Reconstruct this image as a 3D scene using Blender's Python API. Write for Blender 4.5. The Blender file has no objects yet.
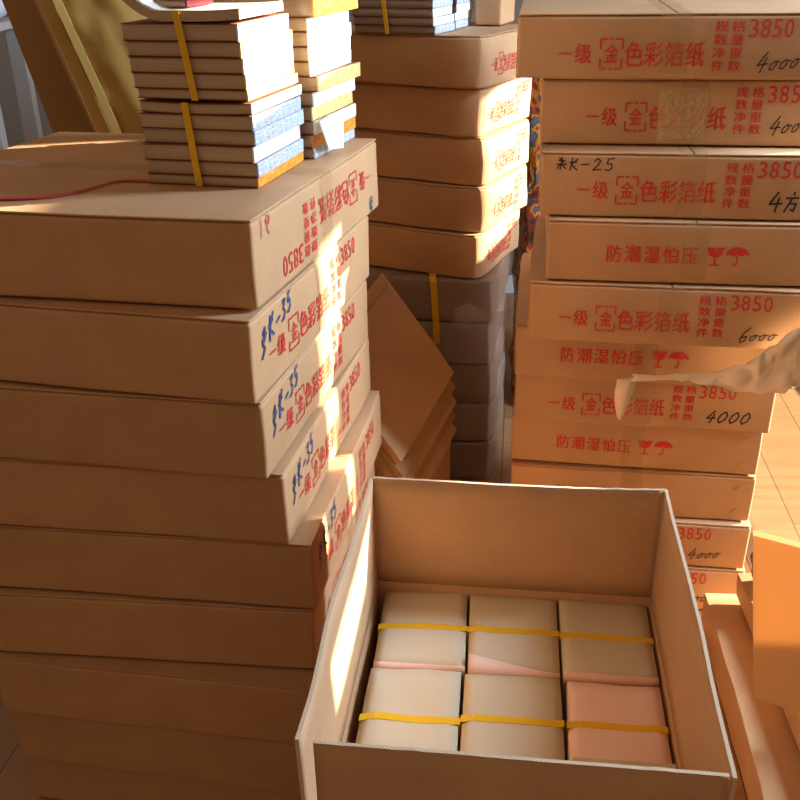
import bpy, bmesh, math, random
from math import radians as R, sin, cos, pi
from mathutils import Vector, Matrix, Quaternion, noise

S = bpy.context.scene
COL = S.collection

# ------------------------------------------------------------------ camera
cd = bpy.data.cameras.new('camera')
cam = bpy.data.objects.new('camera', cd)
COL.objects.link(cam)
HC, PITCH, ROLL = 1.47, R(26.1), R(1.0)
fwd = Vector((0, cos(PITCH), -sin(PITCH)))
r0 = Vector((1, 0, 0))
u0 = r0.cross(fwd)
rt = cos(ROLL) * r0 - sin(ROLL) * u0
up = sin(ROLL) * r0 + cos(ROLL) * u0
M = Matrix((rt, up, -fwd)).transposed().to_4x4()
M.translation = (0, 0, HC)
cam.matrix_world = M
cd.sensor_fit = 'HORIZONTAL'
cd.sensor_width = 36.0
cd.lens = 950.0 * 36.0 / 800.0
cd.clip_start = 0.01
S.camera = cam

# ------------------------------------------------------------------ light
S.view_settings.view_transform = 'Standard'
S.view_settings.look = 'None'
S.view_settings.gamma = 1.0
S.view_settings.use_curve_mapping = False
S.view_settings.exposure = 0.0

wd = bpy.data.worlds.new('world')
S.world = wd
wd.use_nodes = True
bg = wd.node_tree.nodes['Background']
bg.inputs['Color'].default_value = (1.0, 0.62, 0.36, 1)
bg.inputs['Strength'].default_value = 0.35

SUN_AZ, SUN_EL = R(78), R(18)          # azimuth measured from +y towards +x
sun_dir = Vector((cos(SUN_EL) * sin(SUN_AZ), cos(SUN_EL) * cos(SUN_AZ), sin(SUN_EL)))
sl = bpy.data.lights.new('sun', 'SUN')
sl.energy = 29.0
sl.angle = R(0.55)
sl.color = (1.0, 0.88, 0.70)
so = bpy.data.objects.new('sun', sl)
COL.objects.link(so)
so.rotation_euler = sun_dir.to_track_quat('Z', 'Y').to_euler()
so.location = sun_dir * 6

WX = 2.0                                # inner face of the right wall
def area_light(name, y, z, sy, sz, power, col):
    al = bpy.data.lights.new(name, 'AREA')
    al.shape = 'RECTANGLE'
    al.size, al.size_y = sz, sy
    al.energy = power
    al.color = col
    ao = bpy.data.objects.new(name, al)
    COL.objects.link(ao)
    ao.location = (WX - 0.03, y, z)
    ao.rotation_euler = (0, R(90), 0)
area_light('far_window_daylight', 2.85, 1.10, 1.7, 1.3, 6.0, (0.86, 0.95, 1.0))
area_light('near_fill_light', 1.60, 1.95, 0.42, 1.2, 122.0, (0.62, 0.79, 1.0))  # added cool fill lamp, stands in front of a closed blind and wall

# ------------------------------------------------------------------ materials
def new_mat(name):
    m = bpy.data.materials.new(name)
    m.use_nodes = True
    nt = m.node_tree
    return m, nt, nt.nodes['Principled BSDF']

def plain(name, col, rough=0.7, var=0.12, scale=18.0, bump=0.0, spec=0.3):
    m, nt, b = new_mat(name)
    b.inputs['Roughness'].default_value = rough
    b.inputs['Specular IOR Level'].default_value = spec
    tc = nt.nodes.new('ShaderNodeTexCoord')
    nz = nt.nodes.new('ShaderNodeTexNoise')
    nz.inputs['Scale'].default_value = scale
    nz.inputs['Detail'].default_value = 4
    nt.links.new(tc.outputs['Object'], nz.inputs['Vector'])
    mx = nt.nodes.new('ShaderNodeMix'); mx.data_type = 'RGBA'
    nt.links.new(nz.outputs['Fac'], mx.inputs['Factor'])
    mx.inputs['A'].default_value = (*[c * (1 - var) for c in col], 1)
    mx.inputs['B'].default_value = (*[min(1, c * (1 + var)) for c in col], 1)
    nt.links.new(mx.outputs['Result'], b.inputs['Base Color'])
    if bump:
        bp = nt.nodes.new('ShaderNodeBump')
        bp.inputs['Strength'].default_value = bump
        bp.inputs['Distance'].default_value = 0.01
        nt.links.new(nz.outputs['Fac'], bp.inputs['Height'])
        nt.links.new(bp.outputs['Normal'], b.inputs['Normal'])
    return m

def cardboard(name, col, axis='X'):
    """brown corrugated board: fibrous mottling, faint flutes, small tone change from carton to carton"""
    m, nt, b = new_mat(name)
    b.inputs['Roughness'].default_value = 0.62
    b.inputs['Specular IOR Level'].default_value = 0.35
    N, L = nt.nodes.new, nt.links.new
    tc = N('ShaderNodeTexCoord')
    n1 = N('ShaderNodeTexNoise'); n1.inputs['Scale'].default_value = 7; n1.inputs['Detail'].default_value = 5
    n2 = N('ShaderNodeTexNoise'); n2.inputs['Scale'].default_value = 160; n2.inputs['Detail'].default_value = 2
    L(tc.outputs['Object'], n1.inputs['Vector']); L(tc.outputs['Object'], n2.inputs['Vector'])
    r = N('ShaderNodeValToRGB')
    r.color_ramp.elements[0].position = 0.3
    r.color_ramp.elements[0].color = (*[c * 0.88 for c in col], 1)
    r.color_ramp.elements[1].position = 0.72
    r.color_ramp.elements[1].color = (*[min(1, c * 1.08) for c in col], 1)
    L(n1.outputs['Fac'], r.inputs['Fac'])
    mx = N('ShaderNodeMix'); mx.data_type = 'RGBA'; mx.blend_type = 'MULTIPLY'
    mx.inputs['Factor'].default_value = 0.18
    L(r.outputs['Color'], mx.inputs['A']); L(n2.outputs['Color'], mx.inputs['B'])
    oi = N('ShaderNodeObjectInfo')
    hs = N('ShaderNodeHueSaturation')
    mr = N('ShaderNodeMapRange')
    mr.inputs['To Min'].default_value = 0.94; mr.inputs['To Max'].default_value = 1.06
    L(oi.outputs['Random'], mr.inputs['Value']); L(mr.outputs['Result'], hs.inputs['Value'])
    L(mx.outputs['Result'], hs.inputs['Color']); L(hs.outputs['Color'], b.inputs['Base Color'])
    wv = N('ShaderNodeTexWave'); wv.wave_type = 'BANDS'; wv.bands_direction = axis
    wv.inputs['Scale'].default_value = 45; wv.inputs['Distortion'].default_value = 0.6
    L(tc.outputs['Object'], wv.inputs['Vector'])
    ad = N('ShaderNodeMath'); ad.operation = 'MULTIPLY_ADD'; ad.inputs[1].default_value = 0.06
    L(wv.outputs['Fac'], ad.inputs[0]); L(n1.outputs['Fac'], ad.inputs[2])
    bp = N('ShaderNodeBump'); bp.inputs['Strength'].default_value = 0.12; bp.inputs['Distance'].default_value = 0.006
    L(ad.outputs['Value'], bp.inputs['Height']); L(bp.outputs['Normal'], b.inputs['Normal'])
    return m

def corrugated_edge(name):
    m, nt, b = new_mat(name)
    b.inputs['Roughness'].default_value = 0.8
    N, L = nt.nodes.new, nt.links.new
    tc = N('ShaderNodeTexCoord')
    vo = N('ShaderNodeTexWave'); vo.inputs['Scale'].default_value = 130
    vo.bands_direction = 'DIAGONAL'
    L(tc.outputs['Object'], vo.inputs['Vector'])
    r = N('ShaderNodeValToRGB')
    r.color_ramp.elements[0].color = (0.50, 0.36, 0.22, 1)
    r.color_ramp.elements[1].color = (0.64, 0.50, 0.34, 1)
    r.color_ramp.elements[0].position = 0.1; r.color_ramp.elements[1].position = 0.55
    L(vo.outputs['Fac'], r.inputs['Fac']); L(r.outputs['Color'], b.inputs['Base Color'])
    return m

def clear_film(name, col, alpha, rough=0.12, bump=0.5, scale=30):
    m, nt, b = new_mat(name)
    N, L = nt.nodes.new, nt.links.new
    b.inputs['Base Color'].default_value = (*col, 1)
    b.inputs['Roughness'].default_value = rough
    b.inputs['Alpha'].default_value = alpha
    b.inputs['Specular IOR Level'].default_value = 0.7
    tc = N('ShaderNodeTexCoord')
    nz = N('ShaderNodeTexNoise'); nz.inputs['Scale'].default_value = scale; nz.inputs['Detail'].default_value = 4
    nz.inputs['Distortion'].default_value = 1.2
    L(tc.outputs['Object'], nz.inputs['Vector'])
    bp = N('ShaderNodeBump'); bp.inputs['Strength'].default_value = bump; bp.inputs['Distance'].default_value = 0.01
    L(nz.outputs['Fac'], bp.inputs['Height']); L(bp.outputs['Normal'], b.inputs['Normal'])
    return m

def translucent(name, col, fac=0.55):
    m = plain(name, col, 0.75, 0.08, 6)
    nt = m.node_tree
    b = nt.nodes['Principled BSDF']; out = nt.nodes['Material Output']
    t = nt.nodes.new('ShaderNodeBsdfTranslucent')
    t.inputs['Color'].default_value = (*col, 1)
    mx = nt.nodes.new('ShaderNodeMixShader'); mx.inputs['Fac'].default_value = fac
    nt.links.new(b.outputs['BSDF'], mx.inputs[1]); nt.links.new(t.outputs['BSDF'], mx.inputs[2])
    nt.links.new(mx.outputs['Shader'], out.inputs['Surface'])
    return m

def speckle(name, stops, scale=(60, 60, 60), rough=0.5, detail=3):
    """printed surface: blotches of several inks"""
    m, nt, b = new_mat(name)
    N, L = nt.nodes.new, nt.links.new
    b.inputs['Roughness'].default_value = rough
    tc = N('ShaderNodeTexCoord'); mp = N('ShaderNodeMapping')
    mp.inputs['Scale'].default_value = scale
    L(tc.outputs['Object'], mp.inputs['Vector'])
    nz = N('ShaderNodeTexNoise'); nz.inputs['Scale'].default_value = 1.0; nz.inputs['Detail'].default_value = detail
    L(mp.outputs['Vector'], nz.inputs['Vector'])
    r = N('ShaderNodeValToRGB')
    e = r.color_ramp.elements
    while len(e) < len(stops): e.new(0.5)
    for el, (p, c) in zip(e, stops): el.position = p; el.color = (*c, 1)
    L(nz.outputs['Fac'], r.inputs['Fac']); L(r.outputs['Color'], b.inputs['Base Color'])
    return m

MT = {}
MT['card'] = cardboard('brown cardboard', (0.60, 0.345, 0.165))
MT['card_y'] = cardboard('brown cardboard inside', (0.60, 0.36, 0.19), 'Y')
MT['edge'] = corrugated_edge('corrugated board edge')
MT['red'] = plain('red printing ink', (0.62, 0.045, 0.035), 0.55, 0.35, 140)
MT['black'] = plain('black marker ink', (0.025, 0.022, 0.03), 0.5, 0.2, 60)
MT['blue'] = plain('blue marker ink', (0.045, 0.075, 0.16), 0.5, 0.3, 60)
MT['greyink'] = plain('grey marker ink', (0.22, 0.15, 0.13), 0.6, 0.3, 60)
MT['tape'] = clear_film('clear packing tape', (0.55, 0.36, 0.16), 0.20, 0.16, 0.25, 22)
MT['film'] = clear_film('clear stretch film', (0.75, 0.7, 0.62), 0.16, 0.10, 0.9, 26)
MT['crinkle'] = clear_film('crinkled golden tape', (0.8, 0.6, 0.28), 0.42, 0.12, 0.6, 60)
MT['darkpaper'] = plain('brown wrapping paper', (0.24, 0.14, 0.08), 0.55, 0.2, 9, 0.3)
MT['paper'] = plain('cream joss paper', (0.62, 0.53, 0.38), 0.8, 0.05, 9, 0.12)
MT['torn'] = plain('torn brown packing paper', (0.84, 0.67, 0.48), 0.65, 0.12, 20, 0.1)
MT['pink'] = plain('pink joss paper', (0.88, 0.60, 0.49), 0.8, 0.06, 9, 0.12)
MT['strap'] = plain('yellow plastic strap', (0.80, 0.48, 0.02), 0.35, 0.08, 40)
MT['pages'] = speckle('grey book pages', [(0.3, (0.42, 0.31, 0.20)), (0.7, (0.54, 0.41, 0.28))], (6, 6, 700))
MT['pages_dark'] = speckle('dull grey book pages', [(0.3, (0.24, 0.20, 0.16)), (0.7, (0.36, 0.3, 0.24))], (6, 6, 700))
MT['cov_white'] = speckle('white glossy cover', [(0.35, (0.88, 0.88, 0.86)), (0.68, (0.78, 0.8, 0.82)), (0.8, (0.5, 0.5, 0.55))], (50, 90, 160), 0.35)
MT['cov_yellow'] = speckle('pale yellow cover', [(0.35, (0.86, 0.72, 0.36)), (0.6, (0.84, 0.56, 0.14)), (0.75, (0.9, 0.82, 0.6))], (40, 60, 120), 0.35)
MT['cov_blue'] = speckle('blue mottled cover', [(0.38, (0.74, 0.76, 0.78)), (0.48, (0.25, 0.40, 0.60)), (0.56, (0.74, 0.74, 0.74)), (0.66, (0.45, 0.26, 0.20))], (70, 70, 260), 0.35, 5)
MT['cov_orange'] = speckle('orange cover', [(0.35, (0.78, 0.24, 0.02)), (0.6, (0.80, 0.36, 0.04)), (0.75, (0.82, 0.5, 0.15))], (30, 60, 120), 0.35)
MT['cov_red'] = plain('dark red cover', (0.26, 0.03, 0.03), 0.35, 0.2, 30)
MT['cov_dark'] = plain('dark red cover edge', (0.26, 0.085, 0.035), 0.5, 0.3, 40)
MT['page_white'] = plain('white page', (0.86, 0.84, 0.80), 0.6, 0.03, 12)
MT['kraft'] = translucent('orange kraft paper', (0.78, 0.48, 0.22), 0.40)
MT['gold'] = plain('golden crumpled kraft paper', (0.56, 0.36, 0.10), 0.5, 0.25, 6, 0.5)
MT['panel'] = plain('brown hardboard', (0.42, 0.24, 0.08), 0.6, 0.15, 5)
MT['greywood'] = plain('pale grey wood', (0.5, 0.46, 0.4), 0.6, 0.12, 20)
MT['wall'] = plain('painted wall', (0.24, 0.20, 0.16), 0.9, 0.03, 4)
MT['trim'] = plain('white painted trim', (0.75, 0.73, 0.7), 0.5, 0.03, 8)
MT['cord'] = plain('red plastic cord', (0.55, 0.05, 0.04), 0.45, 0.2, 50)
MT['copper'] = plain('copper staple', (0.55, 0.28, 0.08), 0.3, 0.1, 50); MT['copper'].node_tree.nodes['Principled BSDF'].inputs['Metallic'].default_value = 0.7
MT['foil'] = speckle('coloured foil print', [(0.34, (0.06, 0.05, 0.05)), (0.45, (0.40, 0.05, 0.02)), (0.53, (0.65, 0.30, 0.04)), (0.60, (0.08, 0.07, 0.07)), (0.68, (0.08, 0.16, 0.25))], (30, 30, 22), 0.25)
MT['stripe'] = speckle('blue and white stripes', [(0.42, (0.75, 0.77, 0.8)), (0.5, (0.08, 0.16, 0.38)), (0.58, (0.75, 0.77, 0.8))], (26, 2, 2), 0.7, 0)
MT['curtain'] = plain('heavy beige curtain', (0.5, 0.42, 0.32), 0.9, 0.06, 12)
MT['mottle'] = speckle('dark mottled wrapping paper', [(0.4, (0.10, 0.055, 0.03)), (0.55, (0.38, 0.24, 0.13)), (0.65, (0.14, 0.09, 0.05))], (70, 70, 70), 0.5)

def floor_mat():
    m, nt, b = new_mat('laminate wood floor')
    N, L = nt.nodes.new, nt.links.new
    tc = N('ShaderNodeTexCoord'); mp = N('ShaderNodeMapping'); mp.inputs['Rotation'].default_value = (0, 0, R(97))
    L(tc.outputs['Object'], mp.inputs['Vector'])
    br = N('ShaderNodeTexBrick')
    br.inputs['Scale'].default_value = 1.0
    br.inputs['Brick Width'].default_value = 1.15; br.inputs['Row Height'].default_value = 0.16
    br.inputs['Mortar Size'].default_value = 0.0014; br.inputs['Mortar Smooth'].default_value = 0.2
    br.inputs['Color1'].default_value = (0.43, 0.22, 0.095, 1); br.inputs['Color2'].default_value = (0.37, 0.185, 0.075, 1)
    br.inputs['Mortar'].default_value = (0.10, 0.045, 0.02, 1)
    L(mp.outputs['Vector'], br.inputs['Vector'])
    m2 = N('ShaderNodeMapping'); m2.inputs['Rotation'].default_value = (0, 0, R(97)); m2.inputs['Scale'].default_value = (3, 40, 1)
    L(tc.outputs['Object'], m2.inputs['Vector'])
    nz = N('ShaderNodeTexNoise'); nz.inputs['Scale'].default_value = 1.0; nz.inputs['Detail'].default_value = 6
    L(m2.outputs['Vector'], nz.inputs['Vector'])
    mx = N('ShaderNodeMix'); mx.data_type = 'RGBA'; mx.blend_type = 'MULTIPLY'; mx.inputs['Factor'].default_value = 0.45
    r = N('ShaderNodeValToRGB'); r.color_ramp.elements[0].color = (0.55, 0.5, 0.45, 1); r.color_ramp.elements[0].position = 0.3; r.color_ramp.elements[1].position = 0.65
    L(nz.outputs['Fac'], r.inputs['Fac'])
    L(br.outputs['Color'], mx.inputs['A']); L(r.outputs['Color'], mx.inputs['B'])
    L(mx.outputs['Result'], b.inputs['Base Color'])
    b.inputs['Roughness'].default_value = 0.42
    return m
MT['floor'] = floor_mat()

# ------------------------------------------------------------------ helpers
def link_mesh(name, me, mats, parent=None, smooth=True, wn=True):
    o = bpy.data.objects.new(name, me)
    COL.objects.link(o)
    for m in (mats if isinstance(mats, (list, tuple)) else [mats]):
        me.materials.append(MT[m])
    if smooth:
        for p in me.polygons: p.use_smooth = True
        if wn:
            md = o.modifiers.new('normals', 'WEIGHTED_NORMAL'); md.keep_sharp = True
    if parent: o.parent = parent
    return o

def from_bm(name, bm, mats, parent=None, smooth=True, wn=True):
    bm.normal_update()
    me = bpy.data.meshes.new(name)
    bm.to_mesh(me); bm.free()
    return link_mesh(name, me, mats, parent, smooth, wn)

def from_data(name, v, f, mats, parent=None, smooth=False):
    me = bpy.data.meshes.new(name)
    me.from_pydata(v, [], f); me.update()
    return link_mesh(name, me, mats, parent, smooth, False)

def tag(o, label, cat, group=None, kind=None):
    o['label'] = label; o['category'] = cat
    if group: o['group'] = group
    if kind: o['kind'] = kind
    return o

def thing(name, label, cat, loc=(0, 0, 0), rz=0.0, group=None, rx=0.0, ry=0.0):
    o = bpy.data.objects.new(name, None)
    o.empty_display_size = 0.05
    COL.objects.link(o)
    o.location = loc; o.rotation_euler = (rx, ry, rz)
    return tag(o, label, cat, group)

def struct(o):
    o['kind'] = 'structure'
    return o

def box_bm(x0, x1, y0, y1, z0, z1, bev=0.003, seg=2, cuts=(0, 0, 0)):
    bm = bmesh.new()
    bmesh.ops.create_cube(bm, size=1.0)
    for v in bm.verts:
        v.co = Vector((x0 + (v.co.x + .5) * (x1 - x0), y0 + (v.co.y + .5) * (y1 - y0), z0 + (v.co.z + .5) * (z1 - z0)))
    if bev:
        bmesh.ops.bevel(bm, geom=bm.edges[:], offset=bev, segments=seg, affect='EDGES', profile=0.6)
    for ax, (n, a, b) in enumerate(((cuts[0], x0, x1), (cuts[1], y0, y1), (cuts[2], z0, z1))):
        for k in range(1, n + 1):
            no = [0, 0, 0]; no[ax] = 1
            co = [0, 0, 0]; co[ax] = a + (b - a) * k / (n + 1)
            bmesh.ops.bisect_plane(bm, geom=bm.verts[:] + bm.edges[:] + bm.faces[:], plane_co=co, plane_no=no, dist=1e-6)
    return bm

def boxes_mesh(name, specs, mats, parent=None, bev=0.003):
    bm = bmesh.new()
    for s in specs:
        b = box_bm(*s, bev=bev)
        me = bpy.data.meshes.new('tmp'); b.to_mesh(me); b.free(); bm.from_mesh(me); bpy.data.meshes.remove(me)
    return from_bm(name, bm, mats, parent)

# ---- lettering (built-in font only), every character kept as 2-D triangles
_glyph = {}
def glyph(ch):
    if ch not in _glyph:
        cu = bpy.data.curves.new('glyph', 'FONT')
        cu.body = ch; cu.size = 1.0; cu.fill_mode = 'FRONT'; cu.resolution_u = 3; cu.offset = 0.0
        ob = bpy.data.objects.new('glyph', cu); COL.objects.link(ob)
        dg = bpy.context.evaluated_depsgraph_get()
        ev = ob.evaluated_get(dg); me = ev.to_mesh()
        _glyph[ch] = ([(v.co.x, v.co.y) for v in me.vertices], [tuple(p.vertices) for p in me.polygons])
        ev.to_mesh_clear()
        bpy.data.objects.remove(ob); bpy.data.curves.remove(cu)
    return _glyph[ch]

class Print2D:
    """flat marks in (u, v) metres on a carton face"""
    def __init__(self): self.v, self.f = [], []
    def poly(self, pts):
        n = len(self.v); self.v += list(pts); self.f.append(tuple(range(n, n + len(pts))))
    def cjk(self, ch, u, v, w, h):
        gv, gf = glyph(ch)
        for dx, dy in ((-.018, -.006), (.018, .006)):        # struck twice for a bold face
            n = len(self.v)
            self.v += [(u + (x - 0.5 + dx) * w, v + (y - 0.38 + dy) * h) for x, y in gv]
            self.f += [tuple(i + n for i in f) for f in gf]
    def fit(self, ch, u, v, w, h):
        gv, gf = glyph(ch); n = len(self.v)
        xs = [p[0] for p in gv]; ys = [p[1] for p in gv]
        a, b, c, d = min(xs), max(xs), min(ys), max(ys)
        self.v += [(u + ((x - a) / (b - a) - .5) * w, v + ((y - c) / (d - c) - .5) * h) for x, y in gv]
        self.f += [tuple(i + n for i in f) for f in gf]
    def bar(self, u0, v0, u1, v1, w):
        du, dv = u1 - u0, v1 - v0; l = math.hypot(du, dv) or 1e-9
        nx, ny = -dv / l * w / 2, du / l * w / 2
        k = max(1, int(l / 0.012))
        for i in range(k):
            a, b = i / k, (i + 1) / k
            self.poly([(u0 + du * a - nx, v0 + dv * a - ny), (u0 + du * b - nx, v0 + dv * b - ny),
                       (u0 + du * b + nx, v0 + dv * b + ny), (u0 + du * a + nx, v0 + dv * a + ny)])
    def stroke(self, pts, w):
        for a, b in zip(pts, pts[1:]):
            l = math.hypot(b[0] - a[0], b[1] - a[1]) or 1e-9
            e = w * 0.35 / l
            self.bar(a[0] - (b[0] - a[0]) * e, a[1] - (b[1] - a[1]) * e, b[0] + (b[0] - a[0]) * e, b[1] + (b[1] - a[1]) * e, w)

HAND = {
 '4': [[(.55, 1), (.1, .38), (.95, .42)], [(.68, .72), (.6, 0)]],
 '0': [[(.5, .95), (.18, .7), (.12, .3), (.4, .05), (.75, .25), (.85, .65), (.55, .95)]],
 'o': [[(.5, .6), (.15, .4), (.2, .08), (.55, .05), (.8, .35), (.6, .6), (1.1, .5)]],
 '6': [[(.75, 1), (.3, .65), (.12, .25), (.4, 0), (.8, .15), (.75, .42), (.25, .35)]],
 '3': [[(.15, .95), (.75, .95), (.35, .58), (.75, .35), (.6, .05), (.1, .05)]],
 '5': [[(.85, 1), (.3, .95), (.22, .55), (.65, .55), (.75, .2), (.45, 0), (.1, .08)]],
 '2': [[(.15, .75), (.4, 1), (.75, .8), (.55, .45), (.1, .03), (.9, .08)]],
 'K': [[(.3, 1), (.2, 0)], [(.85, .95), (.25, .45), (.9, 0)], [(.05, .62), (.75, .68)]],
 'S': [[(.1, .8), (.5, .95), (.5, .5), (.1, .4), (.45, .1), (.0, -.15)], [(.0, .55), (.7, .62)]],
 '-': [[(.1, .45), (.8, .5)]],
 'w': [[(.05, .7), (.85, .72)], [(.5, 1.0), (.52, .88)], [(.45, .7), (.1, 0)], [(.42, .42), (.8, .42), (.72, .05), (.5, .12)]],
 'm': [[(.05, .5), (.0, .1), (.3, .5), (.35, .1), (.6, .5), (.7, .12), (.95, .45)]],
 '9': [[(.8, .7), (.5, 1), (.2, .75), (.45, .5), (.8, .75), (.7, .3), (.45, 0)]],
 '1': [[(.45, 1), (.5, 0)]],
 '*': [[(.1, .8), (.8, .75)], [(.0, .45), (.95, .48)], [(.45, 1.05), (.4, 0)], [(.4, .5), (.05, .1)], [(.45, .5), (.9, .1)], [(.2, 1), (.6, .6)]],
}
def hand(p, text, u, v, w, h, th, rise=0.0, slant=0.2):
    for i, ch in enumerate(text):
        for s in HAND[ch]:
            p.stroke([(u + w * (i * 1.1 + x * 0.95) + slant * y * h, v + y * h + rise * (i * 1.1 + x) * w) for x, y in s], th)

def print_grade(p, s=0.0, k=1.0, H=0.123):
    """first printed face: grade line, bracketed sign, four big characters, four small lines and the number"""
    c = 0.054
    X = lambda u: (u - 0.275) * k + s
    p.cjk('一', X(.078), c, .026 * k, .030); p.cjk('级', X(.110), c, .031 * k, .036)
    u0, u1, v0, v1 = X(.140), X(.178), c - .025, c + .025
    for a, b in ((u0, u0), (u1, u1)):
        p.bar(a, v0, b, v0 + .017, .003); p.bar(a, v1 - .017, b, v1, .003)
    for v in (v0, v1):
        p.bar(u0, v, u0 + .012, v, .003); p.bar(u1 - .012, v, u1, v, .003)
    p.bar(u0 + .015, v1, u1 - .015, v1, .003); p.bar(u0 + .015, v0, u1 - .015, v0, .003)
    p.cjk('金', X(.159), c, .026 * k, .034)
    for i, ch in enumerate('色彩箔纸'): p.cjk(ch, X(.199 + i * .0355), c - .001, .035 * k, .045)
    for r, (a, b) in enumerate(('规格', '数量', '净重', '件数')):
        p.cjk(a, X(.347), .0985 - r * .0215, .024 * k, .0195); p.cjk(b, X(.376), .0985 - r * .0215, .024 * k, .0195)
    for i, ch in enumerate('3850'): p.fit(ch, X(.402 + i * .0205), .095, .0155 * k, .030)

def print_fragile(p, s=0.0, k=1.0):
    """second printed face: five characters, a wine glass and an umbrella"""
    c = 0.060
    X = lambda u: (u - 0.275) * k + s
    for i, ch in enumerate('防潮湿怕压'): p.cjk(ch, X(.124 + i * .0355), c, .032 * k, .036)
    g = X(.313)
    p.poly([(g - .016, c + .017), (g - .012, c + .003), (g - .004, c - .002), (g + .004, c - .002), (g + .012, c + .003), (g + .016, c + .017), (g + .006, c + .017), (g + .002, c + .0135), (g - .002, c + .017)])
    p.bar(g, c - .002, g, c - .016, .003); p.bar(g - .009, c - .017, g + .009, c - .017, .003)
    m = X(.354)
    n = 12
    arc = [(m + .021 * cos(pi * i / n), c + .001 + .017 * sin(pi * i / n)) for i in range(n + 1)]
    low = [(m - .021 + .042 * i / 6, c + .001 + (.003 if i % 2 else 0)) for i in range(1, 6)]
    p.poly(arc + low)
    p.bar(m, c + .001, m, c - .015, .0028); p.bar(m, c - .015, m - .006, c - .017, .0025); p.bar(m - .006, c - .017, m - .008, c - .012, .0025)

# ------------------------------------------------------------------ cartons
def wobble(seed, W, D, H, crush=0.0, bulge=0.003, skew=0.0):
    sk = math.tan(R(skew))
    sv = Vector((seed * 3.7, seed * 1.9, seed * 5.3))
    def f(p):
        p = Vector(p)
        n = noise.noise_vector(p * 5.0 + sv) * (0.0038 + crush * 0.5)
        n2 = noise.noise_vector(p * 14.0 + sv) * (0.0010 + crush * 0.35)
        q = p + Vector((n.x + n2.x, n.y + n2.y, (n.z + n2.z) * 0.22))
        b = bulge * math.sin(pi * min(1, max(0, p.z / H)))
        q.x += b * (2 * p.x / W) * cos(pi * min(.5, abs(p.y / D)))
        q.y += b * (2 * p.y / D) * cos(pi * min(.5, abs(p.x / W)))
        if crush:
            e = max(0, abs(2 * p.x / W) - .86) / .14 * max(0, abs(2 * p.y / D) - .82) / .18
            q.x -= math.copysign(e * crush * 1.1, p.x); q.y -= math.copysign(e * crush * 1.1, p.y)
        q.x -= sk * (p.y + D / 2)
        q.z = min(max(q.z, 0.0004), H - 0.0004)
        return q
    return f

def carton(name, label, corner, yaw, W, D, H, seed, group, pr=None, hw=None, hcol='black', flip=False, tape=True, crush=0.0,
           staples=False, shift=0.0, dv=0.0, k=1.0, bodymat='card', bulge=0.003, tilt=0.0, skew=0.0):
    """corner = upper left corner of the printed face (seen from its front); the printed face looks along local -y"""
    c = Vector(corner)
    rot = Matrix.Rotation(R(yaw), 3, 'Z')
    base = c + rot @ Vector((W / 2, D / 2, 0)); base.z = c.z - H
    root = thing(name, label, 'carton', base, R(yaw), group)
    if tilt: root.rotation_euler[1] = R(tilt)
    f = wobble(seed, W, D, H, crush, bulge, skew)
    bm = box_bm(-W / 2, W / 2, -D / 2, D / 2, 0.0030, H - 0.0052, 0.0060, 3, (10, 8, 3))
    for v in bm.verts: v.co = f(v.co)
    from_bm('body', bm, bodymat, root)
    rnd = random.Random(seed)
    for s in (-1, 1):
        a, b = (-W / 2 + .0008, -.0012) if s < 0 else (.0012, W / 2 - .0008)
        bm = box_bm(a, b, -D / 2 + .0008, D / 2 - .0008, H - 0.0042, H - 0.0006, 0.0012, 1, (4, 7, 0))
        for v in bm.verts: v.co = f(v.co)
        from_bm('flap', bm, 'card_y', root)
    if tape:
        tw = .024
        v, fc = [], []
        path = [(-D / 2 - .0022, z) for z in (.012, .035, .06, .085, H - .008)] + [(-D / 2 - .0008, H + .0002)] + [(-D / 2 + D * i / 8, H + .0003) for i in range(1, 9)]
        for y, z in path:
            for x in (-tw, 0, tw):
                q = f((x, y, min(z, H)))
                if z > H: q.z = H + .0003
                else: q.y -= .0006
                v.append(q)
        for i in range(len(path) - 1):
            for j in range(2): fc.append((i * 3 + j, i * 3 + j + 1, i * 3 + j + 4, i * 3 + j + 3))
        t = from_data('packing_tape', v, fc, 'tape', root, True)
    def place(p, nm, mat, off):
        vs = []
        for u, w in p.v:
            w += dv
            if flip: u, w = -u, H - w
            q = f((u, -D / 2, min(max(w, .002), H - .005))); q.y -= off
            vs.append(q)
        fs = [tuple(reversed(x)) for x in p.f] if False else p.f
        return from_data(nm, vs, fs, mat, root)
    if pr:
        p = Print2D()
        (print_grade if pr == 'grade' else print_fragile)(p, shift, k)
        place(p, 'printed_lettering', 'red', .0012)
    if hw:
        notes = [hw]
        if len(hw) > 1 and abs(hw[0][2] - hw[1][2]) > .03: notes = [[h] for h in hw]
        for note in notes:
            p = Print2D()
            for h in note: hand(p, *h)
            place(p, 'handwriting', hcol, .0015)
    if staples:
        for zz in (.030, .092):
            bm = bmesh.new()
            bmesh.ops.create_uvsphere(bm, u_segments=10, v_segments=6, radius=1)
            q = f((W / 2 - .038, -D / 2, zz))
            for v in bm.verts: v.co = Vector((v.co.x * .010, v.co.y * .0012, v.co.z * .004 + v.co.x * .005)) + q + Vector((0, -.001, 0))
            from_bm('staple', bm, 'copper', root)
    return root

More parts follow.
